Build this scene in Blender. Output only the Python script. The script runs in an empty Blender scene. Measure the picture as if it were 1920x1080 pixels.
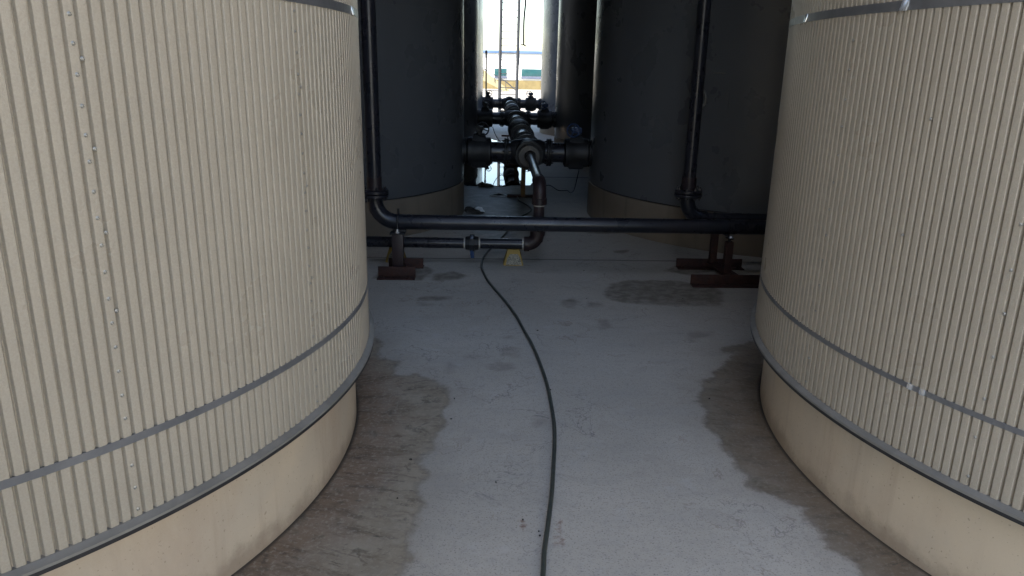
import bpy, bmesh, math, random
import numpy as np
from mathutils import Vector, Matrix
random.seed(7); PI = math.pi
SC = bpy.context.scene
# ------------------------------------------------------------------ camera
cam_d = bpy.data.cameras.new("camera"); cam = bpy.data.objects.new("camera", cam_d)
SC.collection.objects.link(cam); SC.camera = cam
cam_d.sensor_width = 36; cam_d.lens = 36 * 1409.4 / 1920; cam_d.clip_start = 0.05; cam_d.clip_end = 3000
CAMR = Matrix(((0.9995336, -0.01158208, -0.02825669), (-0.02380136, 0.28426491, -0.95845029), (0.01913324, 0.95867581, 0.28385666)))
cam.matrix_world = Matrix.Translation((0, 0, 1.6)) @ CAMR.to_4x4()
# ------------------------------------------------------------------ light
SUN_AZ = math.radians(229)      # from +X towards +Y
SUN_EL = math.radians(45)
sd = Vector((math.cos(SUN_AZ) * math.cos(SUN_EL), math.sin(SUN_AZ) * math.cos(SUN_EL), math.sin(SUN_EL)))
W = bpy.data.worlds.new("World"); SC.world = W; W.use_nodes = True
wn = W.node_tree; wn.nodes.clear()
sky = wn.nodes.new("ShaderNodeTexSky"); sky.sky_type = 'NISHITA'; sky.sun_disc = False
sky.sun_elevation = SUN_EL; sky.sun_rotation = math.radians(90) - SUN_AZ
sky.air_density = 1.0; sky.dust_density = 1.0; sky.ozone_density = 1.0
bg = wn.nodes.new("ShaderNodeBackground"); bg.inputs[1].default_value = 0.13
wo = wn.nodes.new("ShaderNodeOutputWorld")
tint = wn.nodes.new("ShaderNodeMix"); tint.data_type = 'RGBA'; tint.blend_type = 'MULTIPLY'; tint.inputs[0].default_value = 1; tint.inputs[7].default_value = (1.03, 1.0, .95, 1)   # thin warm haze over the blue
wn.links.new(sky.outputs[0], tint.inputs[6]); wn.links.new(tint.outputs[2], bg.inputs[0]); wn.links.new(bg.outputs[0], wo.inputs[0])
sl = bpy.data.lights.new("sun", 'SUN'); sl.energy = 3.5; sl.angle = math.radians(0.5); sl.color = (1.0, 0.90, 0.76)
so = bpy.data.objects.new("sun", sl); SC.collection.objects.link(so); so.rotation_euler = sd.to_track_quat('Z', 'Y').to_euler()
SC.view_settings.view_transform = 'Standard'; SC.view_settings.look = 'None'
SC.view_settings.exposure = 1.92; SC.view_settings.gamma = 1
SC.cycles.use_denoising = True; SC.cycles.max_bounces = 10; SC.cycles.diffuse_bounces = 5
SC.cycles.sample_clamp_indirect = 8

# ------------------------------------------------------------------ materials
class NT:
    def __init__(s, name):
        m = bpy.data.materials.new(name); m.use_nodes = True; s.m = m; s.t = m.node_tree; s.t.nodes.clear()
        s.out = s.n("ShaderNodeOutputMaterial"); s.b = s.n("ShaderNodeBsdfPrincipled"); s.l(s.b.outputs[0], s.out.inputs[0])
        s.co = s.n("ShaderNodeTexCoord").outputs['Object']
    def n(s, k, **kw):
        x = s.t.nodes.new(k)
        for a, b in kw.items(): setattr(x, a, b)
        return x
    def l(s, a, b): s.t.links.new(a, b)
    def noise(s, scale, detail=4, rough=0.55, co=None, stretch=None, dist=0):
        x = s.n("ShaderNodeTexNoise"); x.inputs['Scale'].default_value = scale; x.inputs['Detail'].default_value = detail
        x.inputs['Roughness'].default_value = rough; x.inputs['Distortion'].default_value = dist
        c = co or s.co
        if stretch:
            mp = s.n("ShaderNodeMapping"); mp.inputs['Scale'].default_value = stretch; s.l(c, mp.inputs[0]); c = mp.outputs[0]
        s.l(c, x.inputs[0]); return x.outputs[0]
    def val(s, v, i):
        if isinstance(v, (int, float)): i.default_value = v
        elif isinstance(v, tuple): i.default_value = v if len(v) == 4 else (*v, 1)
        else: s.l(v, i)
    def math(s, op, a, b=0.0, c=0.0):
        x = s.n("ShaderNodeMath", operation=op)
        for v, i in zip((a, b, c), x.inputs): s.val(v, i)
        return x.outputs[0]
    def ramp(s, v, lo, hi, a=0.0, b=1.0, smooth=True):
        x = s.n("ShaderNodeMapRange"); x.interpolation_type = 'SMOOTHSTEP' if smooth else 'LINEAR'
        s.val(v, x.inputs[0]); 
        for k, q in zip((1, 2, 3, 4), (lo, hi, a, b)): x.inputs[k].default_value = q
        return x.outputs[0]
    def mix(s, f, a, b, mode='MIX'):
        x = s.n("ShaderNodeMix", data_type='RGBA', blend_type=mode)
        s.val(f, x.inputs[0]); s.val(a, x.inputs[6]); s.val(b, x.inputs[7]); return x.outputs[2]
    def bump(s, h, strength=0.3, dist=0.01, prev=None):
        x = s.n("ShaderNodeBump"); x.inputs['Strength'].default_value = strength; x.inputs['Distance'].default_value = dist
        s.l(h, x.inputs['Height'])
        if prev: s.l(prev, x.inputs['Normal'])
        return x.outputs[0]
    def attr(s, name):
        x = s.n("ShaderNodeAttribute"); x.attribute_name = name; return x.outputs['Fac']
    def done(s, col, rough=0.5, metal=0.0, normal=None, spec=None):
        s.val(col, s.b.inputs['Base Color']); s.val(rough, s.b.inputs['Roughness']); s.val(metal, s.b.inputs['Metallic'])
        if normal: s.l(normal, s.b.inputs['Normal'])
        if spec is not None: s.b.inputs['Specular IOR Level'].default_value = spec
        return s.m

def paint(name, c1, c2, rough=0.45, metal=0.0, scale=3.0, stucco=0.0, streak=None, r2=None, dirt=None, splash=None, dent=None):
    """painted / metal surface: two tones by noise, optional vertical streaks, fine emboss"""
    t = NT(name)
    f = t.ramp(t.noise(scale, 5, 0.6), 0.35, 0.68)
    col = t.mix(f, c1, c2)
    if streak:
        g = t.ramp(t.noise(9, 4, 0.6, stretch=(1, 1, 0.08)), 0.52, 0.78)
        col = t.mix(t.math('MULTIPLY', g, streak[1]), col, streak[0])
    if dirt:
        g = t.ramp(t.noise(scale * 4, 6, 0.7), dirt[1], dirt[1] + 0.12)
        col = t.mix(g, col, dirt[0])
    nrm = None
    if splash:      # splashed dirt low on the wall
        sp = t.n("ShaderNodeSeparateXYZ"); t.l(t.co, sp.inputs[0])
        g = t.ramp(t.math('ADD', sp.outputs[2], t.math('MULTIPLY', t.math('SUBTRACT', t.noise(6, 5, .7), .5), .22)), .0, .10, .6, 0)
        col = t.mix(g, col, splash)
        g = t.ramp(t.noise(1.7, 6, .65, stretch=(1, 1, .5)), .50, .70, 0, .5); col = t.mix(g, col, (.40, .30, .22))
        g = t.ramp(t.noise(90, 2, .6), .66, .72, 0, .5); col = t.mix(g, col, (.2, .15, .11))
    if stucco:
        nf = t.noise(210, 2, 0.6); nrm = t.bump(nf, stucco, 0.0035)
        col = t.mix(t.math('MULTIPLY', t.ramp(nf, .35, .65), stucco * .35), col, c2, 'MULTIPLY')
        if dent:
            nrm = t.bump(t.noise(1.6, 3, .5, stretch=(1, 1, .45)), dent, .05, nrm)
            w = t.ramp(t.noise(2.4, 3, .5, stretch=(1, 1, .06)), .3, .7); col = t.mix(t.math('MULTIPLY', w, .16), col, (.30, .265, .21))
        if splash: nrm = t.bump(t.noise(2.2, 3), .25, .03, nrm)
    ro = t.ramp(t.noise(scale * 3, 4), 0.3, 0.7, rough - 0.06, (r2 or rough + 0.08))
    return t.done(col, ro, metal, nrm)

M = {}
M['clad'] = paint('beige embossed cladding', (.405, .363, .295), (.37, .331, .268), .32, 0, 1.2, stucco=.4, dent=.15, streak=((.33, .29, .225), .5), r2=.46)
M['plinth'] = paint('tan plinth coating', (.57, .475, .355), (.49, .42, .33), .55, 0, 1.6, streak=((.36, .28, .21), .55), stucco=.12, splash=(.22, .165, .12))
M['ring'] = paint('galvanised ring', (.235, .225, .205), (.185, .178, .162), .5, .2, 6)
M['strap'] = paint('strap steel', (.20, .205, .215), (.16, .165, .175), .36, .45, 8)
M['clip'] = paint('bright clip', (.85, .87, .88), (.75, .78, .8), .22, .7, 8)
M['seal'] = paint('black sealant', (.012, .012, .014), (.02, .02, .022), .6, 0, 6)
M['screw'] = paint('screw zinc', (.42, .42, .40), (.3, .3, .28), .3, .7, 60)
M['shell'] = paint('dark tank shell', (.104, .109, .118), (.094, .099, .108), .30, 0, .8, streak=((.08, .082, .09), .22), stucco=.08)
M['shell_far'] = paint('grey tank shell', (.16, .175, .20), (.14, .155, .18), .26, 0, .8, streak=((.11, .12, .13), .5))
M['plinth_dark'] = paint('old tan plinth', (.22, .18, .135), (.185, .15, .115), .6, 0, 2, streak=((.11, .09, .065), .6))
M['pipe'] = paint('black steel pipe', (.014, .017, .025), (.021, .020, .027), .30, .1, 3, dirt=((.05, .036, .036), .68))
M['rustpipe'] = paint('primer pipe', (.030, .017, .019), (.022, .017, .021), .45, .1, 9)
M['fitting'] = paint('red brown fitting', (.022, .010, .011), (.014, .008, .010), .5, 0, 12)
M['valve'] = paint('black valve iron', (.008, .009, .011), (.013, .014, .018), .55, .0, 10)
M['blue'] = paint('blue actuator', (.018, .05, .14), (.014, .038, .10), .4, 0, 12)
M['rust'] = paint('rusty steel', (.040, .012, .008), (.020, .008, .007), .75, 0, 18, dirt=((.03, .012, .010), .55))
M['grey'] = paint('grey tube', (.075, .08, .09), (.055, .06, .068), .34, .2, 10)
M['white'] = paint('white tape', (.45, .43, .40), (.36, .35, .33), .6, 0, 20)
M['yellow'] = paint('yellow rubber', (.32, .21, .035), (.24, .16, .035), .6, 0, 14, dirt=((.08, .06, .04), .62))
M['postyellow'] = paint('worn yellow steel', (.16, .085, .015), (.08, .035, .012), .6, 0, 14, dirt=((.03, .015, .010), .55))
M['speckle'] = paint('worn block face', (.32, .30, .24), (.22, .20, .16), .8, 0, 30, dirt=((.03, .03, .03), .50))
M['hose'] = paint('dark green hose', (.035, .043, .038), (.05, .055, .045), .45, 0, 14)
M['cable'] = paint('black cable', (.008, .008, .009), (.014, .013, .013), .75, 0, 20)
M['ladder'] = paint('ladder steel', (.05, .055, .065), (.035, .04, .05), .5, .2, 6)
M['wallwhite'] = paint('white cabin wall', (.78, .78, .76), (.72, .73, .72), .6, 0, 2)
M['fascia'] = paint('blue fascia', (.10, .17, .30), (.07, .13, .25), .5, 0, 1.5, dirt=((.35, .4, .45), .62))
M['teal'] = paint('teal glass', (.02, .085, .095), (.02, .07, .08), .15, 0, 2)
M['tealsill'] = paint('grey blue sill', (.10, .12, .18), (.07, .09, .14), .5, 0, 3)
M['yellowwall'] = paint('yellow skirting', (.20, .16, .07), (.16, .125, .055), .7, 0, 3, streak=((.10, .08, .04), .6))
M['stair'] = paint('pale yellow stair', (.34, .30, .18), (.28, .25, .15), .6, 0, 3)
M['blocker'] = paint('blocker concrete', (.22, .21, .20), (.17, .165, .16), .8, 0, 2)
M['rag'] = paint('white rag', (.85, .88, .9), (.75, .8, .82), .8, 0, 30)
M['rubble'] = paint('dark rubble', (.03, .028, .025), (.06, .055, .05), .9, 0, 20)

# ------------------------------------------------------------------ mesh helpers
def link(name, bm, mat, parent=None, smooth=True, flat_angle=35):
    me = bpy.data.meshes.new(name)
    bmesh.ops.recalc_face_normals(bm, faces=bm.faces[:])
    bm.to_mesh(me); bm.free()
    if smooth:
        me.shade_smooth()
        if flat_angle:
            me.set_sharp_from_angle(angle=math.radians(flat_angle))
    o = bpy.data.objects.new(name, me); SC.collection.objects.link(o)
    for m in (mat if isinstance(mat, (list, tuple)) else [mat]): me.materials.append(m)
    if parent: o.parent = parent
    return o
def empty(name, loc, label, cat, group=None):
    o = bpy.data.objects.new(name, None); SC.collection.objects.link(o); o.location = loc; o.empty_display_size = .2
    o['label'] = label; o['category'] = cat
    if group: o['group'] = group
    return o
def tag(o, label, cat, group=None):
    o['label'] = label; o['category'] = cat
    if group: o['group'] = group
    return o
def BM(): return bmesh.new()
def frame_of(d):
    d = Vector(d).normalized(); u = d.orthogonal().normalized(); return d, u, d.cross(u)
def tube(bm, pts, r, n=18, caps=True):
    pts = [Vector(p) for p in pts]; rings = []
    t0 = (pts[1] - pts[0]).normalized(); u = t0.orthogonal().normalized()
    for i, p in enumerate(pts):
        if i == 0: t = t0
        elif i == len(pts) - 1: t = (pts[-1] - pts[-2]).normalized()
        else: t = ((pts[i + 1] - p).normalized() + (p - pts[i - 1]).normalized()).normalized()
        u = (u - t * u.dot(t)).normalized(); v = t.cross(u)
        rr = r[i] if isinstance(r, (list, tuple)) else r
        rings.append([bm.verts.new(p + (u * math.cos(a) + v * math.sin(a)) * rr) for a in [2 * PI * k / n for k in range(n)]])
    for a, b in zip(rings, rings[1:]):
        for k in range(n): bm.faces.new((a[k], a[(k + 1) % n], b[(k + 1) % n], b[k]))
    if caps: bm.faces.new(rings[0][::-1]); bm.faces.new(rings[-1])
def lathe(bm, o, d, prof, n=32, caps=True):
    """prof: (t along axis, radius)"""
    o = Vector(o); d, u, v = frame_of(d); rings = []
    for t, r in prof:
        rings.append([bm.verts.new(o + d * t + (u * math.cos(2 * PI * k / n) + v * math.sin(2 * PI * k / n)) * r) for k in range(n)])
    for a, b in zip(rings, rings[1:]):
        for k in range(n): bm.faces.new((a[k], a[(k + 1) % n], b[(k + 1) % n], b[k]))
    if caps: bm.faces.new(rings[0][::-1]); bm.faces.new(rings[-1])
def box(bm, c, s, bev=0.0, rot=None):
    r = bmesh.ops.create_cube(bm, size=1.0); vs = r['verts']
    for v in vs:
        p = Vector((v.co.x * s[0], v.co.y * s[1], v.co.z * s[2]))
        if rot: p = rot @ p
        v.co = p + Vector(c)
    if bev:
        es = list({e for v in vs for e in v.link_edges})
        bmesh.ops.bevel(bm, geom=es, offset=bev, segments=2, profile=.6, affect='EDGES')
def frustum(bm, c, b, t, h, bev=0.004):
    """base (bx,by), top (tx,ty), height h, standing on c"""
    vs = []
    for (sx, sy), z in ((b, 0), (t, h)):
        for q in ((-1, -1), (1, -1), (1, 1), (-1, 1)): vs.append(bm.verts.new(Vector(c) + Vector((q[0] * sx / 2, q[1] * sy / 2, z))))
    fs = [bm.faces.new(vs[0:4][::-1]), bm.faces.new(vs[4:8])]
    for k in range(4): fs.append(bm.faces.new((vs[k], vs[(k + 1) % 4], vs[4 + (k + 1) % 4], vs[4 + k])))
    if bev: bmesh.ops.bevel(bm, geom=list({e for v in vs for e in v.link_edges}), offset=bev, segments=2, profile=.6, affect='EDGES')
def torus(bm, c, d, R, r, n=36, m=10):
    c = Vector(c); d, u, v = frame_of(d); rings = []
    for k in range(n):
        a = 2 * PI * k / n; e = u * math.cos(a) + v * math.sin(a)
        rings.append([bm.verts.new(c + e * (R + r * math.cos(2 * PI * j / m)) + d * r * math.sin(2 * PI * j / m)) for j in range(m)])
    for k in range(n):
        a, b = rings[k], rings[(k + 1) % n]
        for j in range(m): bm.faces.new((a[j], a[(j + 1) % m], b[(j + 1) % m], b[j]))
def flange(bm, c, d, R, w=.022, bolts=8, br=.009, gap=.006, n=36):
    """a bolted flange pair centred on c along axis d"""
    c = Vector(c); d, u, v = frame_of(d)
    for s in (-1, 1):
        a, b = sorted((s * gap / 2, s * (gap / 2 + w)))
        lathe(bm, c, d, [(a, R - .003), (a + .003, R), (b - .003, R), (b, R - .003)], n)
    for k in range(bolts):
        q = 2 * PI * (k + .5) / bolts; e = (u * math.cos(q) + v * math.sin(q)) * (R * .82)
        tube(bm, [c + e - d * (w + .028), c + e + d * (w + .028)], br * .55, 8)
        for s in (-1, 1):
            tube(bm, [c + e + d * s * (w + gap / 2), c + e + d * s * (w + gap / 2 + .013)], br, 6)
def arc(c, p0, p1, n=8):
    """quarter arc from p0 to p1 around centre c"""
    c, a, b = Vector(c), Vector(p0) - Vector(c), Vector(p1) - Vector(c)
    return [c + a * math.cos(PI / 2 * k / n) + b * math.sin(PI / 2 * k / n) for k in range(n + 1)]

# ------------------------------------------------------------------ ground
def sdist(P, poly):
    """signed distance, positive inside"""
    poly = np.array(poly, float); d = np.full(len(P), 1e9); ins = np.zeros(len(P), bool)
    for a, b in zip(poly, np.roll(poly, -1, 0)):
        e = b - a; w = P - a; t = np.clip((w @ e) / (e @ e + 1e-12), 0, 1)
        d = np.minimum(d, np.hypot(*(w - t[:, None] * e).T))
        c = (a[1] > P[:, 1]) != (b[1] > P[:, 1])
        with np.errstate(divide='ignore', invalid='ignore'):
            ins ^= c & (P[:, 0] < (b[0] - a[0]) * (P[:, 1] - a[1]) / (b[1] - a[1]) + a[0])
    return np.where(ins, d, -d)
R_ = np.array(CAMR)
def gp(px, py, z=0.0):
    d = R_ @ np.array([px - 960, -(py - 540), -1409.4]); t = (z - 1.6) / d[2]
    return np.array([d[0] * t, d[1] * t])
def zA(l, s=.5185, ox=660, oy=520): return [gp(ox + a * s, oy + b * s) for a, b in l]
stain_polys = [
    # big damp patch spreading from the near tank on one side
    zA([(60, 215), (85, 220), (120, 230), (100, 265), (92, 296), (185, 300), (165, 325), (148, 352), (230, 350), (300, 372), (350, 405), (365, 440), (332, 482), (345, 535), (302, 570), (288, 625), (243, 680), (270, 715), (232, 760), (262, 830), (240, 880), (204, 940), (215, 1000), (190, 1080), (170, 1300), (-1000, 1300), (-700, 700), (-60, 560), (0, 400)]),
    # and from the other
    zA([(1470, 228), (1330, 255), (1350, 272), (1400, 272), (1335, 318), (1300, 345), (1312, 360), (1255, 380), (1262, 410), (1235, 450), (1285, 480), (1272, 530), (1320, 570), (1345, 620), (1390, 670), (1385, 700), (1420, 720), (1430, 760), (1480, 775), (1543, 790), (1536, 806), (1580, 826), (1624, 834), (1632, 870), (1700, 925), (1708, 974), (1765, 1006), (1822, 1024), (1838, 1050), (1840, 1080), (1900, 1300), (2900, 1300), (2300, 900), (1600, 500), (1500, 330)]),
]
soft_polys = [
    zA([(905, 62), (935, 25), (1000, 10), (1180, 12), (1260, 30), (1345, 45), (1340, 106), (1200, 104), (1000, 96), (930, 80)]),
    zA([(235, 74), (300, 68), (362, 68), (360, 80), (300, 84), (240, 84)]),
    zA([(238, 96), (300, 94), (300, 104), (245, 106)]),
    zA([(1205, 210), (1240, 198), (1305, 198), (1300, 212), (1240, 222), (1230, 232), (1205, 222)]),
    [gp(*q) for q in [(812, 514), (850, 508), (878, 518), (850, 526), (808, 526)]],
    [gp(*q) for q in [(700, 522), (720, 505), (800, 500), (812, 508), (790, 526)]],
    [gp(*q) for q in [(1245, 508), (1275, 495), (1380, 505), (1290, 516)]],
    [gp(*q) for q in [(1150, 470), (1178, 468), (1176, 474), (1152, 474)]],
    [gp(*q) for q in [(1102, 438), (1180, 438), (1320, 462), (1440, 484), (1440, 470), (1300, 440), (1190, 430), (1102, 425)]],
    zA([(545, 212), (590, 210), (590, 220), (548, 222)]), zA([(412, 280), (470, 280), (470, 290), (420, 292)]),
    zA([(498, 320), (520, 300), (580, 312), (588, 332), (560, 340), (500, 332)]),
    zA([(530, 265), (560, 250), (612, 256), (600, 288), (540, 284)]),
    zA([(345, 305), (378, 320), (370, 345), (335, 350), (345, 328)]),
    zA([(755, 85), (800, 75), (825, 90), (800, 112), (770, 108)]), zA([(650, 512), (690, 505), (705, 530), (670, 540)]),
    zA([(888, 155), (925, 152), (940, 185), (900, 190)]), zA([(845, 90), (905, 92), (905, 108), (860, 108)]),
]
mossy = [[gp(*q) for q in [(870, 420), (870, 345), (1000, 345), (1000, 400), (985, 440), (960, 480), (900, 478)]]]
rust_polys = [zA([(612, 880), (628, 878), (632, 925), (612, 918)]), zA([(738, 880), (752, 880), (752, 925), (735, 930)]), zA([(735, 945), (765, 950), (765, 972), (735, 972)])]
xs = np.concatenate([[-400, -150, -60, -25, -12, -7], np.arange(-3.2, 4.2, .035), [7, 12, 25, 60, 150, 400]])
ys = np.concatenate([[-120, -40, -12, -4], np.arange(-.6, 12.4, .04), [13.5, 15, 18, 22, 30, 45, 80, 150, 400, 1200]])
X, Y = np.meshgrid(xs, ys); P = np.c_[X.ravel(), Y.ravel()]
nx, ny = len(xs), len(ys)
wet = np.max([sdist(P, p) for p in stain_polys], 0)
soft = np.max([sdist(P, p) for p in soft_polys], 0)
moss = np.max([sdist(P, p) for p in mossy], 0)
rst = np.max([sdist(P, p) for p in rust_polys], 0)
TANKS = dict(L1=(-2.549, 2.985, 2.014), R1=(3.296, 2.917, 2.063), L2=(-2.214, 8.435, 1.895), R2=(3.176, 8.379, 2.078),
             L3=(-2.26, 13.85, 1.99), R3=(3.13, 13.85, 2.0), L4=(-2.25, 19.3, 2.0), L0=(-2.9, -2.47, 2.0), R4=(3.19, 19.3, 2.0))
near = np.minimum(np.hypot(P[:, 0] + 2.549, P[:, 1] - 2.985) - 1.939, np.hypot(P[:, 0] - 3.296, P[:, 1] - 2.917) - 1.997)
lefty = np.hypot(P[:, 0] + 2.549, P[:, 1] - 2.985) - 1.939 < np.hypot(P[:, 0] - 3.296, P[:, 1] - 2.917) - 1.997
around = np.where(lefty, np.arctan2(P[:, 1] - 2.985, P[:, 0] + 2.549), np.where(P[:, 1] - 2.917 < 0, 1, -1) * (math.pi - np.abs(np.arctan2(P[:, 1] - 2.917, P[:, 0] - 3.296)))) * 2.2
me = bpy.data.meshes.new('concrete_ground')
vid = np.arange(nx * ny).reshape(ny, nx)
faces = np.stack([vid[:-1, :-1], vid[:-1, 1:], vid[1:, 1:], vid[1:, :-1]], -1).reshape(-1, 4)
me.from_pydata(np.c_[P, np.zeros(len(P))].tolist(), [], faces.tolist())
for nm, a in (('wet', wet), ('soft', soft), ('near', near), ('rustmark', rst), ('moss', moss), ('around', around)):
    at = me.attributes.new(nm, 'FLOAT', 'POINT'); at.data.foreach_set('value', np.clip(a, -5, 5).astype(np.float32))
ground = bpy.data.objects.new('ground', me); SC.collection.objects.link(ground); ground['kind'] = 'structure'
t = NT('stained concrete')
base = t.mix(t.ramp(t.noise(1.1, 6, .6), .3, .7), (.38, .355, .312), (.44, .412, .365))
base = t.mix(t.math('MULTIPLY', t.ramp(t.noise(38, 4, .75), .50, .66), .42), base, (.26, .25, .24))
base = t.mix(t.math('MULTIPLY', t.ramp(t.noise(130, 2, .7), .57, .66), .7), base, (.14, .135, .13))       # fine pits
base = t.mix(t.math('MULTIPLY', t.ramp(t.noise(7, 5, .65), .55, .75), .30), base, (.50, .50, .50))
n1 = t.noise(2.6, 5, .6, dist=.6)
ringm = t.math('SUBTRACT', 1.0, t.ramp(t.math('ABSOLUTE', t.math('SUBTRACT', n1, .535)), .0, .007))
ringm = t.math('MULTIPLY', ringm, t.ramp(t.noise(.9, 3), .44, .56))
base = t.mix(t.math('MULTIPLY', ringm, .95), base, (.20, .19, .18))
def nmask(sig, amp, edge, nz):
    v = t.math('ADD', sig, t.math('MULTIPLY', t.math('SUBTRACT', nz, .5), amp)); return t.ramp(v, -edge, edge), v
nz_m = t.noise(9, 6, .65)
n2 = t.noise(4.5, 4, .6, dist=.4)
ring2 = t.math('MULTIPLY', t.math('SUBTRACT', 1.0, t.ramp(t.math('ABSOLUTE', t.math('SUBTRACT', n2, .60)), .0, .012)), t.ramp(t.noise(1.3, 2), .45, .6))
base = t.mix(t.math('MULTIPLY', ring2, .75), base, (.22, .185, .15))
base = t.mix(t.math('MULTIPLY', t.ramp(n2, .60, .64), .22), base, (.30, .275, .24))
base = t.mix(t.math('MULTIPLY', t.ramp(t.noise(5, 6, .7, stretch=(.5, 1.6, 1)), .45, .75), .4), base, (.30, .295, .28))
m_moss, _ = nmask(t.attr('moss'), .35, .16, t.noise(5, 5, .6))
base = t.mix(t.math('MULTIPLY', m_moss, t.ramp(t.noise(6, 5, .65), .3, .6, .45, .9)), base, (.115, .12, .115))
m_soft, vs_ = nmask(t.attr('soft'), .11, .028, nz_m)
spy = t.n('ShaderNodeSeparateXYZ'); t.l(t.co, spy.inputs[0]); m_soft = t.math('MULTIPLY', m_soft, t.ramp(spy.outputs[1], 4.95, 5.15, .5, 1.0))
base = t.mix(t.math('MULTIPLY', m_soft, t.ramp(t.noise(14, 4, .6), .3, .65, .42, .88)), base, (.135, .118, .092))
m_wet, vw = nmask(t.attr('wet'), .18, .022, t.math('ADD', t.math('MULTIPLY', nz_m, .7), t.math('MULTIPLY', t.noise(40, 4, .7), .3)))
wcol = t.mix(t.ramp(t.noise(5, 6, .65), .35, .65), (.225, .19, .14), (.31, .268, .205))
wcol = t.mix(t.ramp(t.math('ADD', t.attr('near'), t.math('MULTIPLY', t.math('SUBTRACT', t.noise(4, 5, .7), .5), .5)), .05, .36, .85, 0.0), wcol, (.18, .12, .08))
wcol = t.mix(t.math('MULTIPLY', t.ramp(t.noise(11, 6, .7, dist=.5), .54, .66), .75), wcol, (.085, .07, .05))
cx = t.n("ShaderNodeCombineXYZ"); t.l(t.attr('around'), cx.inputs[0]); t.l(t.math('MULTIPLY', t.attr('near'), .22), cx.inputs[1])
runs = t.ramp(t.noise(16, 6, .75, co=cx.outputs[0], dist=.3), .48, .66)
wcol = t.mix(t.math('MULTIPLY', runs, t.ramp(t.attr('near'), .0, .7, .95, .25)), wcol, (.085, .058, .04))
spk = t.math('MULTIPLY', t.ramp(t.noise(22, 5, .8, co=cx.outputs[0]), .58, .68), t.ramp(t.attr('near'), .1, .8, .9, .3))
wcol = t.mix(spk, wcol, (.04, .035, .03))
wcol = t.mix(t.math('MULTIPLY', t.ramp(t.noise(50, 5, .75), .50, .64), .6), wcol, (.34, .30, .24))
right = t.n("ShaderNodeSeparateXYZ"); t.l(t.co, right.inputs[0])
wcol = t.mix(t.ramp(right.outputs[0], .6, .9, 0, .45), wcol, (.11, .095, .07))
rim = t.math('MULTIPLY', m_wet, t.ramp(vw, .004, .03, .55, 0))
wcol = t.mix(rim, wcol, (.12, .11, .09))
halo = t.ramp(t.math('ADD', t.attr('wet'), t.math('MULTIPLY', t.math('SUBTRACT', t.noise(3.5, 5, .65), .5), .45)), -.22, .06, 0, .38)
base = t.mix(halo, base, (.25, .225, .19))
base = t.mix(t.math('MULTIPLY', m_wet, t.ramp(t.noise(7, 4, .7), .3, .6, .80, .98)), base, wcol)
# thin black grime line at the foot of the near plinths
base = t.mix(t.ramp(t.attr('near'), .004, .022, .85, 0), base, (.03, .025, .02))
m_r, _ = nmask(t.attr('rustmark'), .06, .01, t.noise(45, 4, .7))
base = t.mix(t.math('MULTIPLY', m_r, .75), base, (.14, .055, .03))
# near expansion joint; the far wide line is a shadow strip painted dark
sep = t.n("ShaderNodeSeparateXYZ"); t.l(t.co, sep.inputs[0])
yy = t.math('ADD', sep.outputs[1], t.math('MULTIPLY', t.math('SUBTRACT', t.noise(3, 4), .5), .06))
for yj, w in ((6.28, .02), (11.3, .06)):
    jm = t.ramp(t.math('ABSOLUTE', t.math('SUBTRACT', yy, yj)), w * .4, w, .8, 0)
    base = t.mix(jm, base, (.08, .08, .08))
rough = t.math('SUBTRACT', .78, t.math('MULTIPLY', m_wet, .10)); rough = t.math('SUBTRACT', rough, t.math('MULTIPLY', m_moss, .22))
nb = t.bump(t.noise(60, 4, .7), .25, .004); nb = t.bump(t.noise(4, 4), .15, .02, nb)
me.materials.append(t.done(base, rough, 0, nb))

# puddle of standing water beneath the pipework (thin sheet, irregular shore)
t = NT('puddle water')
t.b.inputs['IOR'].default_value = 1.33
water = t.done((.035, .04, .04), .02, 0, t.bump(t.noise(3, 2), .02, .01), .5)
def puddle(pts, name, label, z=.004, jit=.05, rnd=3):
    rr = random.Random(rnd); out = []
    n = len(pts)
    for i in range(n):
        a, b = Vector(pts[i]), Vector(pts[(i + 1) % n]); k = max(2, int((b - a).length / .08))
        for j in range(k):
            q = a.lerp(b, j / k); out.append((q.x + rr.uniform(-jit, jit), q.y + rr.uniform(-jit, jit) * 1.6))
    bm = BM(); vs = [bm.verts.new((x, y, z)) for x, y in out]
    c = bm.verts.new((sum(x for x, y in out) / len(out), sum(y for x, y in out) / len(out), z))
    f = bm.faces.new(vs); bm.verts.remove(c); bmesh.ops.triangulate(bm, faces=[f])
    o = link(name, bm, water, smooth=False); o['kind'] = 'structure'; return o
puddle([(-.36, 10.25), (-.1, 10.45), (.1, 10.3), (.3, 10.55), (.5, 10.45), (.66, 10.9), (.62, 11.6), (.45, 12.4), (.42, 13.4), (.4, 15.0), (.32, 16.4), (-.05, 17.1), (-.42, 16.2), (-.3, 14.6), (-.35, 13.2), (-.6, 12.2), (-.62, 11.2)], 'puddle', '')
puddle([(-.2, 6.75), (-.02, 6.72), (.02, 6.78), (-.1, 6.84)], 'puddle', '', jit=.02, rnd=8)

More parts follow.
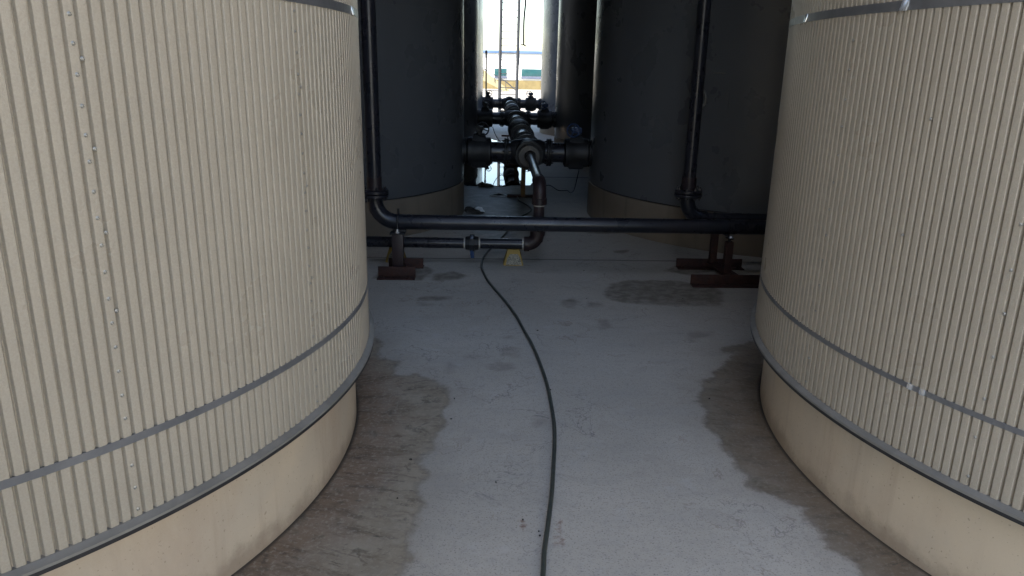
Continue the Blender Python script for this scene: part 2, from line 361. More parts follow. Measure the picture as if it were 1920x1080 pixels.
# ------------------------------------------------------------------ tanks
H_T = 13.0
def ringbm(r_in, r_out, z0, z1, n=288):
    bm = BM(); rows = []
    for r, z in ((r_in, z0), (r_out, z0), (r_out, z1), (r_in, z1)):
        rows.append([bm.verts.new((r * math.cos(2 * PI * k / n), r * math.sin(2 * PI * k / n), z)) for k in range(n)])
    for i in range(4):
        a, b = rows[i], rows[(i + 1) % 4]
        for k in range(n): bm.faces.new((a[k], a[(k + 1) % n], b[(k + 1) % n], b[k]))
    return bm
def cyl_shell(r, z0, z1, n=288, cap=False, prof=None):
    bm = BM(); pr = prof or [(r, z0), (r, z1)]; rows = []
    for r_, z in pr: rows.append([bm.verts.new((r_ * math.cos(2 * PI * k / n), r_ * math.sin(2 * PI * k / n), z)) for k in range(n)])
    for a, b in zip(rows, rows[1:]):
        for k in range(n): bm.faces.new((a[k], a[(k + 1) % n], b[(k + 1) % n], b[k]))
    if cap: bm.faces.new(rows[-1])
    return bm
def roof_part(r, t):
    o = link('roof', cyl_shell(0, 0, 0, 96, True, [(r - .05, H_T - .01), (r + .06, H_T), (r + .06, H_T + .08), (.3, H_T + .55), (.02, H_T + .58)]), M['ring'], t)
def corrugated(r, N, ph, z0, z1, depth=.0120):
    S = 12; us = [k / S for k in range(S)]; bm = BM(); rows = [[], []]
    def prof(u):
        # ridge flat, rounded flanks, groove centred at u = .5
        d = abs(u - .5) * 2 * .5
        a = .02; b = .19
        if d < a: return -depth
        if d < b: return -depth * (.5 + .5 * math.cos(PI * (d - a) / (b - a)))
        return 0.0004 * math.sin(PI * (d - b) / (.5 - b))
    us = [0, .16, .30, .315, .345, .38, .415, .45, .48, .52, .55, .585, .62, .655, .685, .70, .84]
    for i in range(N):
        for u in us:
            a = ph + (i + u - .5) * 2 * PI / N; rr = r + prof(u)
            for row, z in zip(rows, (z0, z1)): row.append(bm.verts.new((rr * math.cos(a), rr * math.sin(a), z)))
    n = len(rows[0])
    for k in range(n): bm.faces.new((rows[0][k], rows[0][(k + 1) % n], rows[1][(k + 1) % n], rows[1][k]))
    return bm
def screw_mesh():
    bm = BM(); lathe(bm, (0, 0, 0), (1, 0, 0), [(-.004, .0052), (0.0004, .0052), (.0012, .0034), (.0030, .0032), (.0036, .0022)], 10)
    me = bpy.data.meshes.new('screw'); bmesh.ops.recalc_face_normals(bm, faces=bm.faces[:]); bm.to_mesh(me); bm.free(); me.materials.append(M['screw']); return me
SCREW = screw_mesh()
def front_tank(key, label, N, ph, r_pl, z_rim, straps, clips, screws):
    x, y, r = TANKS[key]
    t = empty('storage_tank', (x, y, 0), label, 'tank', 'tanks standing in two rows along the passage')
    link('cladding', corrugated(r, N, math.radians(ph), z_rim + .012, H_T), M['clad'], t, flat_angle=50)
    link('plinth', cyl_shell(r_pl, -.02, z_rim - .004, 288), M['plinth'], t)
    # drip ring: sloping flat with a rolled lip
    pr = [(r - .03, z_rim + .013), (r + .003, z_rim + .013), (r + .018, z_rim + .005), (r + .0235, z_rim + .004), (r + .024, z_rim - .004), (r + .021, z_rim - .004), (r + .019, z_rim - .002), (r - .09, z_rim - .001)]
    link('drip_ring', cyl_shell(0, 0, 0, 288, False, pr), M['ring'], t, flat_angle=25)
    link('edge_trim', ringbm(r + .005, r + .0225, z_rim - .017, z_rim - .0045), M['seal'], t)
    for z, w in straps:
        link('strap', ringbm(r - .005, r + .0016, z - w / 2, z + w / 2, 360), M['strap'], t)
    for a, z, w, h, tilt in clips:
        bm = BM(); box(bm, (0, 0, 0), (.005, w, h), .0015)
        o = link('strap_clip', bm, M['clip'], t); a = math.radians(a)
        o.location = ((r + .0032) * math.cos(a), (r + .0032) * math.sin(a), z); o.rotation_euler = (0, tilt, a)
    rr = random.Random(len(label))
    for a0, z0, dz, n, j in screws:
        for i in range(n):
            z = z0 + i * dz + rr.uniform(-.003, .003)
            if any(abs(z - s[0]) < .022 for s in straps): continue
            o = bpy.data.objects.new('screw', SCREW); SC.collection.objects.link(o); o.parent = t
            a = math.radians(a0 + rr.uniform(-j, j)); o.location = ((r + .0006) * math.cos(a), (r + .0006) * math.sin(a), z); o.rotation_euler = (0, 0, a)
    roof_part(r, t); return t
front_tank('L1', 'beige corrugated tank beside the camera, left of the hose, with two columns of screws', 406, -37.186, 1.939, .412,
           [(.648, .022), (1.786, .030), (2.95, .03), (4.1, .03), (6.0, .03), (8.0, .03)],
           [(1.0, 1.786, .03, .034, -.25)],
           [(-36.74, .447, .0655, 26, .02), (-36.3, 1.0, .198, 5, .02), (-15.50, .447, .062, 27, .02), (-15.1, .9, .31, 4, .02)])
front_tank('R1', 'beige corrugated tank on the right, nearest one with two clips on its lower strap', 424, -164.198, 1.997, .388,
           [(.630, .018), (1.803, .030), (2.95, .03), (4.1, .03), (6.0, .03), (8.0, .03)],
           [(-158.6, .630, .018, .020, 0), (-159.9, .630, .018, .020, 0), (173.6, 1.803, .03, .034, -.25), (-167.4, 1.803, .03, .034, -.25)],
           [(-174.05, .43, .098, 18, .1), (-153.3, .43, .13, 12, .12), (-163.0, 1.1, .37, 3, .5)])
def rear_tank(key, label, shell, zt):
    x, y, r = TANKS[key]
    t = empty('storage_tank', (x, y, 0), label, 'tank', 'tanks standing in two rows along the passage')
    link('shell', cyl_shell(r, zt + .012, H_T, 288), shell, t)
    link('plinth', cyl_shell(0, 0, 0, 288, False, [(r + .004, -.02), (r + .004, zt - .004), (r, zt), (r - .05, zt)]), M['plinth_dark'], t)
    link('sealant_joint', ringbm(r - .04, r - .012, zt, zt + .014), M['seal'], t)
    link('weld_seam', ringbm(r - .01, r + .003, 2.094, 2.102), shell, t)
    roof_part(r, t); return t
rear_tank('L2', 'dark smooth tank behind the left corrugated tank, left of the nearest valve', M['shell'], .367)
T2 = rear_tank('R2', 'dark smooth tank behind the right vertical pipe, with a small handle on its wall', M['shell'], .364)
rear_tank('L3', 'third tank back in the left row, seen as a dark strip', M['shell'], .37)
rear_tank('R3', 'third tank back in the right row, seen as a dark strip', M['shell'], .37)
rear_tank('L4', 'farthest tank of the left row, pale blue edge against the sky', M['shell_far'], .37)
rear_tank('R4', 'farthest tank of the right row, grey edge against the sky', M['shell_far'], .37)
rear_tank('L0', 'added tank beside and behind the camera, unseen, shades the passage from the sun', M['clad'], .4)  # extra tank added out of view to keep sun off the passage
# small access plate, handle and bracket on the second tank of the right row
r2 = TANKS['R2'][2]
def onwall(a, z, d=0): a = math.radians(a); return Vector(((r2 + d) * math.cos(a), (r2 + d) * math.sin(a), z))
bm = BM()
for i in range(8):
    a0, a1 = -127.6 + i * .55, -127.6 + (i + 1) * .55
    v = [bm.verts.new(onwall(a, z, d)) for d in (0.0, .006) for a, z in ((a0, 1.27), (a1, 1.27), (a1, 1.41), (a0, 1.41))]
    for f in ((4, 5, 6, 7), (0, 1, 5, 4), (2, 3, 7, 6), (0, 3, 7, 4), (1, 2, 6, 5)): bm.faces.new([v[k] for k in f])
bmesh.ops.remove_doubles(bm, verts=bm.verts[:], dist=1e-5)
link('access_plate', bm, M['shell'], T2)
bm = BM(); tube(bm, [onwall(-129.4, 1.415, .0), onwall(-129.2, 1.42, .035), onwall(-128.5, 1.40, .055), onwall(-128.2, 1.36, .06), onwall(-128.4, 1.31, .055), onwall(-129.2, 1.28, .035), onwall(-129.8, 1.275, .0)], .011, 10)
link('handle', bm, M['ring'], T2)
bm = BM(); tube(bm, [onwall(-127.6 + k * .5, 1.572, .006) for k in range(7)], .004, 6); link('bracket', bm, M['ring'], T2)

# ------------------------------------------------------------------ manifold
ZM = .682
mf = empty('pipe_manifold', (.40, 13.85, 0), 'black flanged header pipe with side branches running between the dark tanks', 'pipework')
mf_off = Vector((.40, 13.85, 0))
def W2(*p): return Vector(p) - mf_off
bm = BM(); tube(bm, [W2(.39, 8.0, ZM), W2(.40, 13.85, ZM), W2(.42, 19.75, ZM)], .112, 36)
link('header_pipe', bm, M['pipe'], mf)
bm = BM(); lathe(bm, W2(.42, 19.75, ZM), (0, 1, 0), [(0, .15), (.05, .15), (.08, .12), (.1, .05)], 32); link('end_cap', bm, M['valve'], mf)
for yf, R in ((8.13, .150), (8.75, .165), (9.35, .15), (10.3, .165), (10.95, .15), (11.5, .175), (12.2, .15), (13.3, .165), (14.35, .165), (15.3, .155), (16.4, .175), (17.4, .155), (18.9, .165), (19.6, .165)):
    bm = BM(); flange(bm, W2(.395 + (yf - 8) * .002, yf, ZM), (0, 1, 0), R, .028, 12, .012); link('flange', bm, M['valve'], mf)
bm = BM(); lathe(bm, W2(.397, 11.0, ZM), (0, 1, 0), [(0, .11), (.06, .15), (.42, .165), (.5, .15), (.56, .11)], 36); link('check_valve_body', bm, M['valve'], mf)
bm = BM(); lathe(bm, W2(.405, 15.75, ZM), (0, 1, 0), [(0, .11), (.08, .16), (.5, .16), (.6, .11)], 36); link('check_valve_body', bm, M['valve'], mf)
PROTO = {}
def cross(i, yc, xl, xr):
    xc = .39 + i * .012
    bm = BM(); tube(bm, [W2(xl - .02, yc, ZM), W2(xr + .02, yc, ZM)], .108, 36)
    link('branch_pipe', bm, M['pipe'], mf)
    bm = BM(); lathe(bm, W2(xc - .19, yc, ZM), (1, 0, 0), [(0, .115), (.05, .138), (.19, .15), (.33, .138), (.38, .115)], 36)
    lathe(bm, W2(xc, yc - .22, ZM), (0, 1, 0), [(0, .12), (.05, .14), (.22, .15), (.39, .14), (.44, .12)], 36)
    link('cross_fitting', bm, M['valve'], mf)
    for xx, R in ((xl + .012, .145), (xc - .235, .150), (xc + .235, .150), (xr - .012, .145)):
        bm = BM(); flange(bm, W2(xx, yc, ZM), (1, 0, 0), R, .022, 10, .010); link('flange', bm, M['valve'], mf)
    for s in (-1, 1):
        xv = (-.145 if s < 0 else .925) + i * .01
        if (s, 'body') not in PROTO:
            bm = BM()
            lathe(bm, (-.135, 0, 0), (1, 0, 0), [(0, .125), (.012, .155), (.05, .157), (.07, .15), (.20, .15), (.22, .157), (.258, .155), (.27, .125)], 36)
            frustum(bm, (.0, 0, -.172), (.15, .17), (.24, .24), .12, .012)
            frustum(bm, (0, 0, .10), (.20, .2), (.12, .12), .085, .012)
            v = link('valve', bm, M['valve'], mf); PROTO[(s, 'body')] = v
            bm = BM(); tube(bm, [(0, 0, .17), (0, 0, .215)], .032, 16); lathe(bm, (0, 0, .183), (0, 0, 1), [(0, .062), (.016, .062)], 20)
            st = link('stem', bm, M['valve'], v)
            bm = BM(); box(bm, (0, 0, .245), (.115 if s > 0 else .075, .08, .062), .012); lathe(bm, (0, -.01, .25), (0, -1, 0), [(0, .032), (.05, .032), (.055, .025)], 20)
            gb = link('gearbox', bm, M['blue'] if s > 0 else M['valve'], v)
            bm = BM(); hx = -.045 if s > 0 else .035; c = Vector((hx, -.085, .25)); ax = Vector((.25 * s, -1, .1)).normalized()
            torus(bm, c, ax, .070, .008); d, u, w = frame_of(ax)
            for k in range(4):
                q = PI / 2 * k + .5; tube(bm, [c, c + (u * math.cos(q) + w * math.sin(q)) * .07], .006, 8)
            tube(bm, [c - ax * .05, c + ax * .018], .014, 12)
            hw = link('handwheel', bm, M['blue'] if s > 0 else M['valve'], v)
            v.location = W2(xv, yc, ZM)
        else:
            src = PROTO[(s, 'body')]; v = src.copy(); SC.collection.objects.link(v); v.parent = mf; v.location = W2(xv, yc, ZM)
            for ch in list(src.children):
                c2 = ch.copy(); SC.collection.objects.link(c2); c2.parent = v
for i, (yc, a, b) in enumerate(((8.41, TANKS['L2'], TANKS['R2']), (13.85, TANKS['L3'], TANKS['R3']), (19.3, TANKS['L4'], TANKS['R4']))):
    cross(i, yc, a[0] + a[2], b[0] - b[2])
# pipe stands under the header
for i, yp in enumerate((9.45, 12.6, 17.9)):
    s = empty('pipe_stand', (.39 + (yp - 8) * .002, yp, 0), ['worn yellow post with a dark foot bar under the near end of the header', 'narrow post under the middle of the header pipe', 'narrow post under the far part of the header pipe'][i], 'pipe stand', 'stands under the header pipe')
    bm = BM(); box(bm, (0, 0, .285), (.055, .055, .55), .004); link('post', bm, M['postyellow'], s)
    bm = BM(); box(bm, (0, 0, .018), (.40, .05, .036), .004); link('foot_bar', bm, M['rust'], s)
    bm = BM(); box(bm, (0, 0, .562), (.16, .07, .012), .002)
    link('saddle', bm, M['postyellow'], s)

# ------------------------------------------------------------------ drain line at floor level
YD = 6.1
dr = empty('drain_pipe', (.39, YD, 0), 'thin pipe dropping from the header to floor level and running left below the thick pipe', 'pipework')
def D(*p): return Vector(p) - Vector((.39, YD, 0))
bm = BM(); tube(bm, [D(.40, 8.06, ZM), D(.39, 6.22, ZM + .0)], .043, 24); link('grey_run', bm, M['grey'], dr)
bm = BM(); lathe(bm, D(.40, 8.09, ZM), (0, -1, 0), [(0, .13), (.03, .13), (.032, .085), (.09, .062), (.15, .055), (.19, .055)], 32); link('reducer', bm, M['cable'], dr)
bm = BM(); tube(bm, [D(.39, 6.30, ZM)] + arc(D(.39, 6.20, .58), D(.39, 6.20, ZM), D(.39, 6.10, .58)) + [D(.39, 6.10, .54)], .055, 24)
lathe(bm, D(.39, 6.10, .565), (0, 0, -1), [(0, .058), (.004, .062), (.05, .062), (.055, .056)], 24); link('upper_elbow', bm, M['fitting'], dr)
bm = BM(); tube(bm, [D(.39, 6.10, .56), D(.383, 6.10, .20)], .045, 24); link('riser', bm, M['rustpipe'], dr)
bm = BM(); lathe(bm, D(.39, 6.10, .508), (0, 0, -1), [(0, .0475), (.010, .0475)], 24); link('tape_band', bm, M['white'], dr)
bm = BM(); tube(bm, [D(.383, 6.10, .285)] + arc(D(.30, 6.10, .27), D(.383, 6.10, .27), D(.30, 6.10, .18)) + [D(.275, 6.10, .178)], .057, 24)
lathe(bm, D(.383, 6.10, .30), (0, 0, -1), [(0, .055), (.004, .062), (.045, .062)], 24); lathe(bm, D(.27, 6.10, .178), (1, 0, 0), [(0, .055), (.004, .062), (.045, .062)], 24)
link('lower_elbow', bm, M['fitting'], dr)
bm = BM(); tube(bm, [D(.28, 6.10, .177), D(-.11, 6.10, .177)], .044, 24); link('floor_run', bm, M['pipe'], dr)
bm = BM(); tube(bm, [D(-.20, 6.10, .177), D(-2.6, 6.10, .187)], .044, 24); link('floor_run', bm, M['pipe'], dr)
for x in (.262, -.098, -.222):
    bm = BM(); lathe(bm, D(x, 6.10, .177), (1, 0, 0), [(-.006, .0475), (.006, .0475)], 24); link('tape_band', bm, M['white'], dr)
bm = BM(); lathe(bm, D(-.215, 6.10, .177), (1, 0, 0), [(0, .05), (.004, .056), (.035, .060), (.038, .075), (.075, .075), (.078, .060), (.106, .056), (.11, .05)], 8); link('union_body', bm, M['valve'], dr)
bm = BM(); box(bm, D(-.16, 6.075, .165), (.026, .06, .165), .006); box(bm, D(-.155, 6.07, .085), (.03, .03, .05), .006); link('lever', bm, M['blue'], dr)
bm = BM()
for x in (-.52, -.55): torus(bm, D(x, 6.10, .18), (1, 0, 0), .0435, .0035, 32, 8)
link('hose_clamp', bm, M['pipe'], dr)
for x, y, lab in ((.186, 6.12, 'yellow rubber block with a worn speckled face under the thin pipe, by the hose'), (-.80, 6.17, 'yellow rubber block half hidden behind the left pipe support')):
    s = empty('pipe_block', (x, y, 0), lab, 'pipe block', 'yellow blocks under the thin pipe')
    bm = BM(); frustum(bm, (0, 0, 0), (.17, .13), (.10, .075), .132, .006); link('body', bm, M['yellow'], s)
    bm = BM(); v = [bm.verts.new(p) for p in ((-.062, -.068, .008), (.07, -.068, .008), (.054, -.0545, .066), (.036, -.0475, .095), (-.030, -.0475, .095), (-.052, -.056, .06))]
    f = bm.faces.new(v); e = bmesh.ops.extrude_face_region(bm, geom=[f]); bmesh.ops.translate(bm, verts=[q for q in e['geom'] if isinstance(q, bmesh.types.BMVert)], vec=(0, .02, 0))
    link('worn_face', bm, M['speckle'], s, smooth=False)

# ------------------------------------------------------------------ thick pipe crossing the passage
YP = 5.80
mp = empty('cross_pipe', (-.72, YP, 0), 'thick dark pipe crossing the whole passage and turning up beside the left tank', 'pipework')
def C(*p): return Vector(p) - Vector((-.72, YP, 0))
ZP = .408
bm = BM(); tube(bm, [C(-.735, YP, ZP + .004), C(.9, YP, ZP), C(3.4, YP, ZP - .002)], .058, 32); link('horizontal_run', bm, M['pipe'], mp)
bm = BM(); tube(bm, [C(-.905, YP, .60)] + arc(C(-.735, YP, ZP + .17), C(-.905, YP, ZP + .17), C(-.735, YP, ZP + .004), 12) + [C(-.72, YP, ZP + .004)], .060, 32); link('elbow', bm, M['pipe'], mp)
bm = BM(); tube(bm, [C(-.905, YP, .655), C(-.915, YP, 3.38)], .055, 32); link('riser', bm, M['pipe'], mp)
bm = BM(); flange(bm, C(-.905, YP, .632), (0, 0, 1), .106, .024, 8, .013); link('flange', bm, M['pipe'], mp)
bm = BM(); tube(bm, [C(-.905, YP, .655), C(-.905, YP, .76)], .0575, 32); link('collar', bm, M['rustpipe'], mp)
for x in (.55, 1.62):
    bm = BM(); torus(bm, C(x, YP, ZP), (1, 0, 0), .0575, .0022, 32, 8); link('weld_ring', bm, M['pipe'], mp)
YR = 6.05
rp = empty('riser_pipe', (1.6, YR, 0), 'dark vertical pipe with a flange beside the right tank, turning right at the bottom', 'pipework')
def E_(*p): return Vector(p) - Vector((1.6, YR, 0))
bm = BM(); tube(bm, [E_(1.598, YR, .66), E_(1.60, YR, 3.38)], .050, 32); link('riser', bm, M['pipe'], rp)
bm = BM(); tube(bm, [E_(1.598, YR, .76), E_(1.598, YR, .66)], .058, 32); link('collar', bm, M['rustpipe'], rp)
bm = BM(); tube(bm, [E_(1.598 + .044, YR + .03, .68), E_(1.60 + .044, YR + .03, 3.38)], .015, 12); link('conduit', bm, M['grey'], rp)
bm = BM(); flange(bm, E_(1.598, YR, .632), (0, 0, 1), .110, .026, 8, .013); link('flange', bm, M['pipe'], rp)
bm = BM(); tube(bm, [E_(1.598, YR, .61)] + arc(E_(1.748, YR, ZP + .165), E_(1.598, YR, ZP + .165), E_(1.748, YR, ZP + .015), 12) + [E_(1.77, YR, ZP + .015)], .060, 32); link('elbow', bm, M['pipe'], rp)
bm = BM(); tube(bm, [E_(1.765, YR, ZP + .015), E_(3.4, YR, ZP + .012)], .050, 32); link('horizontal_run', bm, M['pipe'], rp)
for x in (1.83,):
    bm = BM(); torus(bm, E_(x, YR, ZP + .01), (1, 0, 0), .054, .006, 32, 8); link('clamp_ring', bm, M['pipe'], rp)

# ------------------------------------------------------------------ pipe supports
def angle_iron(bm, x0, x1, y, h=.085, w=.08, t_=.008, flip=1):
    box(bm, ((x0 + x1) / 2, y, h / 2 + .001), (x1 - x0, t_, h), .001)
    box(bm, ((x0 + x1) / 2, y - flip * (w / 2 + t_ / 2), t_ / 2 + .001), (x1 - x0, w, t_), .001)
    for q in (x0 + .05, x1 - .05): lathe(bm, (q, y - flip * w * .6, t_), (0, 0, 1), [(0, .014), (.003, .014), (.004, .009), (.014, .009)], 8)
s = empty('pipe_support', (-.73, 5.78, 0), 'pipe support with one square post on rusty angle irons, left end of the thick pipe', 'pipe support', 'supports under the thick pipe')
def S(*p): return (p[0] + .73, p[1] - 5.78, p[2])
bm = BM(); angle_iron(bm, -.876 + .73, -.586 + .73, 5.66 - 5.78, flip=1); link('foot', bm, M['rust'], s)
bm = BM(); angle_iron(bm, -.83 + .73, -.55 + .73, 5.93 - 5.78, flip=-1); link('foot', bm, M['rust'], s)
bm = BM(); box(bm, S(-.735, 5.80, .03), (.10, .25, .012), .001); link('base_plate', bm, M['rust'], s)
bm = BM(); box(bm, S(-.733, 5.78, .178), (.088, .075, .285), .006); link('post', bm, M['rustpipe'], s)
bm = BM(); box(bm, S(-.733, 5.79, .326), (.115, .11, .012), .002); box(bm, S(-.72, 5.80, .341), (.10, .03, .018), .002); link('saddle', bm, M['valve'], s)
bm = BM(); pts = [Vector(S(-.728, 5.80 - .066, .325)), Vector(S(-.728, 5.80 - .066, .41))] + [Vector(S(-.728, 5.80 - .066 * math.cos(q), .41 + .068 * math.sin(q))) for q in [PI * k / 10 for k in range(1, 10)]] + [Vector(S(-.728, 5.866, .41)), Vector(S(-.728, 5.866, .325))]
tube(bm, pts, .008, 10); tube(bm, [S(-.728, 5.80, .478), S(-.726, 5.80, .515)], .009, 8); link('u_bolt', bm, M['valve'], s)
bm = BM(); lathe(bm, S(-.728, 5.725, .338), (0, 0, 1), [(0, .016), (.008, .016), (.012, .009), (.03, .008)], 12); link('nut', bm, M['clip'], s)
s = empty('pipe_support', (1.86, 5.78, 0), 'pipe support with two posts on long rusty beams, right end of the thick pipe', 'pipe support', 'supports under the thick pipe')
def S(*p): return (p[0] - 1.86, p[1] - 5.78, p[2])
bm = BM(); angle_iron(bm, 1.542 - 1.86, 2.25 - 1.86, 5.55 - 5.78, h=.082, flip=1); link('foot', bm, M['rust'], s)
bm = BM(); angle_iron(bm, 1.555 - 1.86, 2.11 - 1.86, 6.08 - 5.78, h=.075, flip=1); link('foot', bm, M['rust'], s)
bm = BM(); box(bm, S(1.88, 5.81, .05), (.10, .50, .012), .001, Matrix.Rotation(.12, 3, 'Z')); box(bm, S(1.88, 5.81, .03), (.012, .49, .05), .001, Matrix.Rotation(.12, 3, 'Z')); link('cross_beam', bm, M['rust'], s)
bm = BM(); box(bm, S(1.843, 6.03, .21), (.055, .055, .305), .003); link('post', bm, M['rust'], s)
bm = BM(); box(bm, S(1.872, 5.73, .18), (.058, .058, .25), .003); link('post', bm, M['rust'], s)
bm = BM(); lathe(bm, S(1.872, 5.73, .305), (0, 0, 1), [(0, .012), (.028, .012)], 12); lathe(bm, S(1.872, 5.73, .329), (.15, 0, 1), [(0, .035), (.007, .035)], 20); link('screw_jack', bm, M['valve'], s)
bm = BM(); lathe(bm, S(1.872, 5.70, .338), (0, 0, 1), [(0, .018), (.008, .018), (.016, .011), (.02, .006)], 12); link('nut', bm, M['clip'], s)
bm = BM(); box(bm, S(1.86, 5.77, .346), (.05, .06, .008), .001, Matrix.Rotation(.3, 3, 'Y')); link('saddle', bm, M['valve'], s)
bm = BM(); torus(bm, S(1.875, YP, ZP), (1, 0, 0), .0615, .005, 32, 8); link('u_bolt', bm, M['valve'], s)

# ------------------------------------------------------------------ deck added out of view to shade the rear of the passage
wk = empty('shade_deck', (.4, -.4, 3.4), 'added steel plate deck above the pipework, unseen, shades the rear of the passage', 'shade deck')
bm = BM(); box(bm, (0, 9.4, 0), (11.2, 8.0, .02)); link('deck_plate', bm, M['ladder'], wk, smooth=False)
for k in range(4):
    bm = BM(); box(bm, (0, 5.6 + k * 1.95, -.09), (11.1, .08, .15)); link('beam', bm, M['ladder'], wk, smooth=False)

for x, lab in ((-5.35, 'added concrete wall outside the left row of tanks, unseen, blocks side light'), (6.15, 'added concrete wall outside the right row of tanks, unseen, blocks side light')):  # walls added out of view to cut side light between the tanks
    bm = BM(); box(bm, (0, 0, 1.69), (.2, 19.4, 3.38)); w = link('side_light_blocker', bm, M['blocker'], smooth=False); w.location = (x, 9.3, 0); tag(w, lab, 'wall')

# ------------------------------------------------------------------ hose and cables
def smooth_path(pts, k=6):
    pts = [Vector(p) for p in pts]; out = []
    for i in range(len(pts) - 1):
        p0 = pts[max(i - 1, 0)]; p1 = pts[i]; p2 = pts[i + 1]; p3 = pts[min(i + 2, len(pts) - 1)]
        for j in range(k):
            t = j / k; out.append(.5 * ((2 * p1) + (p2 - p0) * t + (2 * p0 - 5 * p1 + 4 * p2 - p3) * t * t + (3 * p1 - p0 - 3 * p2 + p3) * t ** 3))
    return out + [pts[-1]]
hp = [(1005, 1250), (1018, 1080), (1021, 1030), (1028, 980), (1035, 920), (1038, 870), (1040, 830), (1039, 795), (1033, 755), (1025, 718), (1012, 680), (997, 645), (983, 620), (968, 593), (950, 568), (932, 547), (916, 528), (907, 512), (903, 500), (905, 486), (912, 474), (921, 464), (933, 452), (945, 440), (957, 424), (976, 407), (990, 399), (996, 393), (992, 387), (984, 382), (974, 376), (970, 369)]
pts = [(*gp(*q, .011), .0105) for q in hp]
bm = BM(); tube(bm, smooth_path(pts, 5), .0088, 12); tag(link('garden_hose', bm, M['hose'], flat_angle=None), 'dark green hose snaking along the middle of the concrete floor', 'hose')
cp = [(*gp(1000, 384, .006), .006), (*gp(1010, 362, .006), .006), (*gp(1028, 347, .006), .006), (*gp(1047, 357, .006), .006), (*gp(1063, 357, .006), .006), (1.02, 9.7, .03), (1.0, 9.1, .16), (.99, 8.75, .34), (.985, 8.5, .52)]
bm = BM(); tube(bm, smooth_path(cp, 6), .006, 8); tag(link('cable', bm, M['cable'], flat_angle=None), 'thin black cable hanging from the nearest right valve and trailing on the floor', 'cable')
cp = [(.0, 13.6, .55), (.06, 13.55, .40), (.15, 13.5, .30), (.24, 13.5, .33), (.33, 13.6, .52)]
bm = BM(); tube(bm, smooth_path(cp, 6), .006, 8); tag(link('cable', bm, M['cable'], flat_angle=None), 'thin cable looping under the second left branch of the header', 'cable')
# ------------------------------------------------------------------ debris
def lump(bm, c, s, seed, n=2):
    rr = random.Random(seed); r = bmesh.ops.create_icosphere(bm, subdivisions=n, radius=1)
    for v in r['verts']:
        k = 1 + rr.uniform(-.28, .28); v.co = Vector(c) + Vector((v.co.x * s[0] * k, v.co.y * s[1] * k, max(v.co.z, -.6) * s[2] * k))
bm = BM()
for k, (x, y, a, b, h) in enumerate(((-.235, 8.42, .07, .07, .035), (-.19, 8.36, .06, .05, .028), (-.26, 8.52, .05, .05, .03), (-.14, 8.33, .05, .035, .018))): lump(bm, (x, y, h * .4), (a, b, h), k)
tag(link('debris', bm, M['rubble'], smooth=False), 'dark clump of dirt at the foot of the left dark tank', 'debris')
bm = BM(); lump(bm, (-.15, 8.40, .03), (.05, .035, .04), 9); lump(bm, (-.115, 8.41, .014), (.035, .03, .018), 19); tag(link('rag', bm, M['rag'], smooth=False), 'small white scrap lying on the dirt by the left dark tank', 'rag')
bm = BM()
for k, (x, y, a, b, h) in enumerate(((-.13, 10.26, .055, .05, .045), (-.05, 10.25, .05, .05, .04), (.0, 10.28, .03, .04, .02))): lump(bm, (x, y, h * .4), (a, b, h), k + 30)
tag(link('debris', bm, M['rubble'], smooth=False), 'dark clump of dirt at the near edge of the puddle', 'debris')
dc = empty('reflection_ring', (.09, 9.56, 0), 'small pale ring on the floor in front of the worn yellow post, stands in for reflected sky', 'reflection ring')  # pale ring with dark centre, in place of sky reflected in a puddle
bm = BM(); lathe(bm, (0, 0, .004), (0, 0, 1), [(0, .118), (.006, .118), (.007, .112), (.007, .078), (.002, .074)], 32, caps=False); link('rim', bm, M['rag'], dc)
bm = BM(); lathe(bm, (0, 0, .004), (0, 0, 1), [(0, .077), (.004, .077)], 24); lump(bm, (0, 0, .012), (.04, .035, .014), 77, 1); link('ring_centre', bm, M['rubble'], dc)
rr = random.Random(11); bm = BM()
for px, py in ((1032, 731), (1008, 620), (1330, 748), (980, 975), (1012, 1005), (1010, 997), (852, 748), (846, 786), (770, 862), (1095, 508), (745, 935), (1280, 560), (1100, 560), (930, 905)):
    x, y = gp(px, py); lump(bm, (x, y, .002), (rr.uniform(.003, .007), rr.uniform(.003, .006), .004), int(px), 1)
o = link('grit', bm, M['rubble'], smooth=False); o['kind'] = 'stuff'; o['label'] = 'dark crumbs of grit scattered over the concrete'; o['category'] = 'grit'

# ------------------------------------------------------------------ background beyond the tanks
ld = empty('access_ladder', (.53, 26, 0), 'tall steel ladder standing in the gap beyond the far tanks', 'ladder')
for x0, x1, r in ((-.315, -.285, .052), (.26, .30, .050)):
    bm = BM(); tube(bm, [(x0, 0, 0), (x1, 0, 6.0)], r, 10); link('rail', bm, M['ladder'], ld)
for k in range(26):
    z = .22 + k * .222
    bm = BM(); tube(bm, [(-.31 + .003 * z, 0, z), (.262 + .006 * z, 0, z)], .012, 8); link('rung', bm, M['ladder'], ld)
bm = BM(); box(bm, (.262 + .02, 0, 1.90), (.10, .06, .55), .02); link('bracket', bm, M['ladder'], ld)
gt = empty('overhead_gantry', (.5, 26.2, 0), 'steel gantry above the ladder carrying the hanging rope', 'gantry')
bm = BM(); box(bm, (0, .3, 6.1), (9.6, .9, .14), .01); link('beam', bm, M['ladder'], gt)
for x in (-4.6, 4.6):
    bm = BM(); box(bm, (x, .3, 3.0), (.18, .18, 6.02), .01); link('post', bm, M['ladder'], gt)
rp_ = empty('hanging_rope', (1.0, 26.2, 0), 'thin rope hanging with a small hook, right of the ladder', 'rope')
bm = BM(); tube(bm, smooth_path([(.08, 0, 6.03), (.05, 0, 4.5), (.03, 0, 3.6), (-.01, 0, 3.0), (0, 0, 2.32)], 5), .030, 8); link('line', bm, M['cable'], rp_)
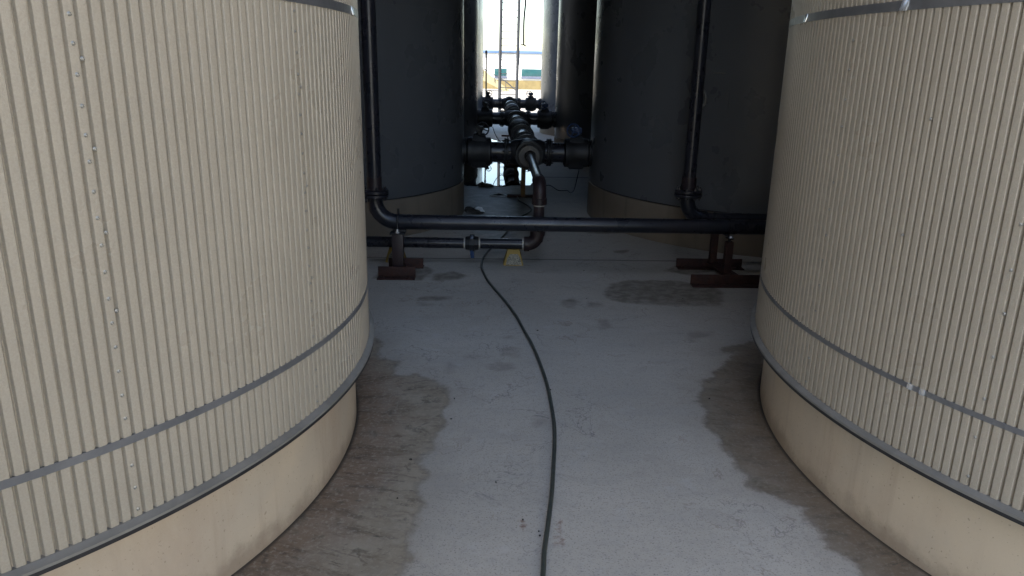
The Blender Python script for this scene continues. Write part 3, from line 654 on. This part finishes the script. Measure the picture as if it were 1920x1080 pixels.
bm = BM(); tube(bm, smooth_path([(-.09, 0, 2.27), (-.02, 0, 2.26), (0, 0, 2.32), (.02, 0, 2.25), (.1, 0, 2.22)], 4), .022, 8); link('hook', bm, M['cable'], rp_)
po = empty('thin_pole', (-.21, 24, 0), 'thin black pole just left of the ladder', 'pole')
bm = BM(); tube(bm, [(0, 0, 0), (-.01, 0, 1.93)], .024, 10); link('shaft', bm, M['cable'], po)
bm = BM(); lathe(bm, (-.01, 0, 1.93), (0, 0, 1), [(0, .036), (.07, .036), (.1, .015)], 12); link('cap', bm, M['cable'], po)
# white block added outside the frame to bounce daylight on to the tanks
hb = empty('bounce_block', (9.0, -9.0, 0), 'added white block behind and to the right of the camera, unseen, bounces daylight', 'building')
bm = BM(); box(bm, (2, 0, 4), (4, 16, 8)); link('wall', bm, M['wallwhite'], hb, smooth=False)
bm = BM(); box(bm, (2, 0, 8.1), (4.3, 16.3, .2)); link('roof', bm, M['fascia'], hb, smooth=False)
# long low cabin
cb = empty('site_cabin', (1.3, 54.6, 0), 'long low white cabin with a blue roof edge, seen in the gap beyond the tanks', 'building')
bm = BM(); box(bm, (0, 2.0, 1.5), (15, 4.0, 1.78), 0); link('wall', bm, M['wallwhite'], cb)
bm = BM(); box(bm, (0, 1.96, .31), (15.02, 4.0, .60), 0); link('skirting', bm, M['yellowwall'], cb)
bm = BM(); box(bm, (0, 2.0, 2.49), (15.4, 4.5, .19), .01); link('roof', bm, M['fascia'], cb)
for x0, x1 in ((-6.6, -4.9), (-4.2, -2.6), (-1.22, -.36), (.69, 2.6), (3.3, 5.0), (5.5, 7.1)):
    bm = BM(); box(bm, ((x0 + x1) / 2, -.02, 1.14), (x1 - x0, .06, .48), .005); w = link('window', bm, M['teal'], cb)
    bm = BM(); box(bm, ((x0 + x1) / 2, -.05, .80), (x1 - x0 + .02, .14, .17), .005); link('sill', bm, M['tealsill'], w)
bm = BM(); box(bm, (.155, -.03, 1.0), (1.0, .05, .76), .005); link('door', bm, M['wallwhite'], cb)
# stair leading up to the cabin
stt = empty('stair', (.5, 50, 0), 'pale yellow stair sloping down to the right in front of the cabin', 'stair')
for yo in (-.5, .5):
    bm = BM(); v = [bm.verts.new(p) for p in ((-2.4, yo, 1.62), (-2.4, yo, 1.25), (.25, yo, .0), (.62, yo, .0), (-1.55, yo, 1.62))]
    f = bm.faces.new(v); e = bmesh.ops.extrude_face_region(bm, geom=[f]); bmesh.ops.translate(bm, verts=[q for q in e['geom'] if isinstance(q, bmesh.types.BMVert)], vec=(0, .05, 0))
    link('stringer', bm, M['stair'], stt, smooth=False)
for k in range(8):
    bm = BM(); box(bm, (-1.75 + k * .27, .025, 1.46 - k * .195), (.26, .94, .035), .004); link('tread', bm, M['stair'], stt)
for yo in (-.56,):
    bm = BM(); tube(bm, [(-1.9, yo, 1.62), (-1.15, yo, 1.38), (.3, yo, .62), (1.0, yo, .04)], .030, 8)
    for x, z0, z1 in ((-1.15, .9, 1.38), (-.4, .55, .98), (.3, .1, .62)): tube(bm, [(x, yo, z0), (x, yo, z1)], .018, 8)
    link('handrail', bm, M['ladder'], stt)
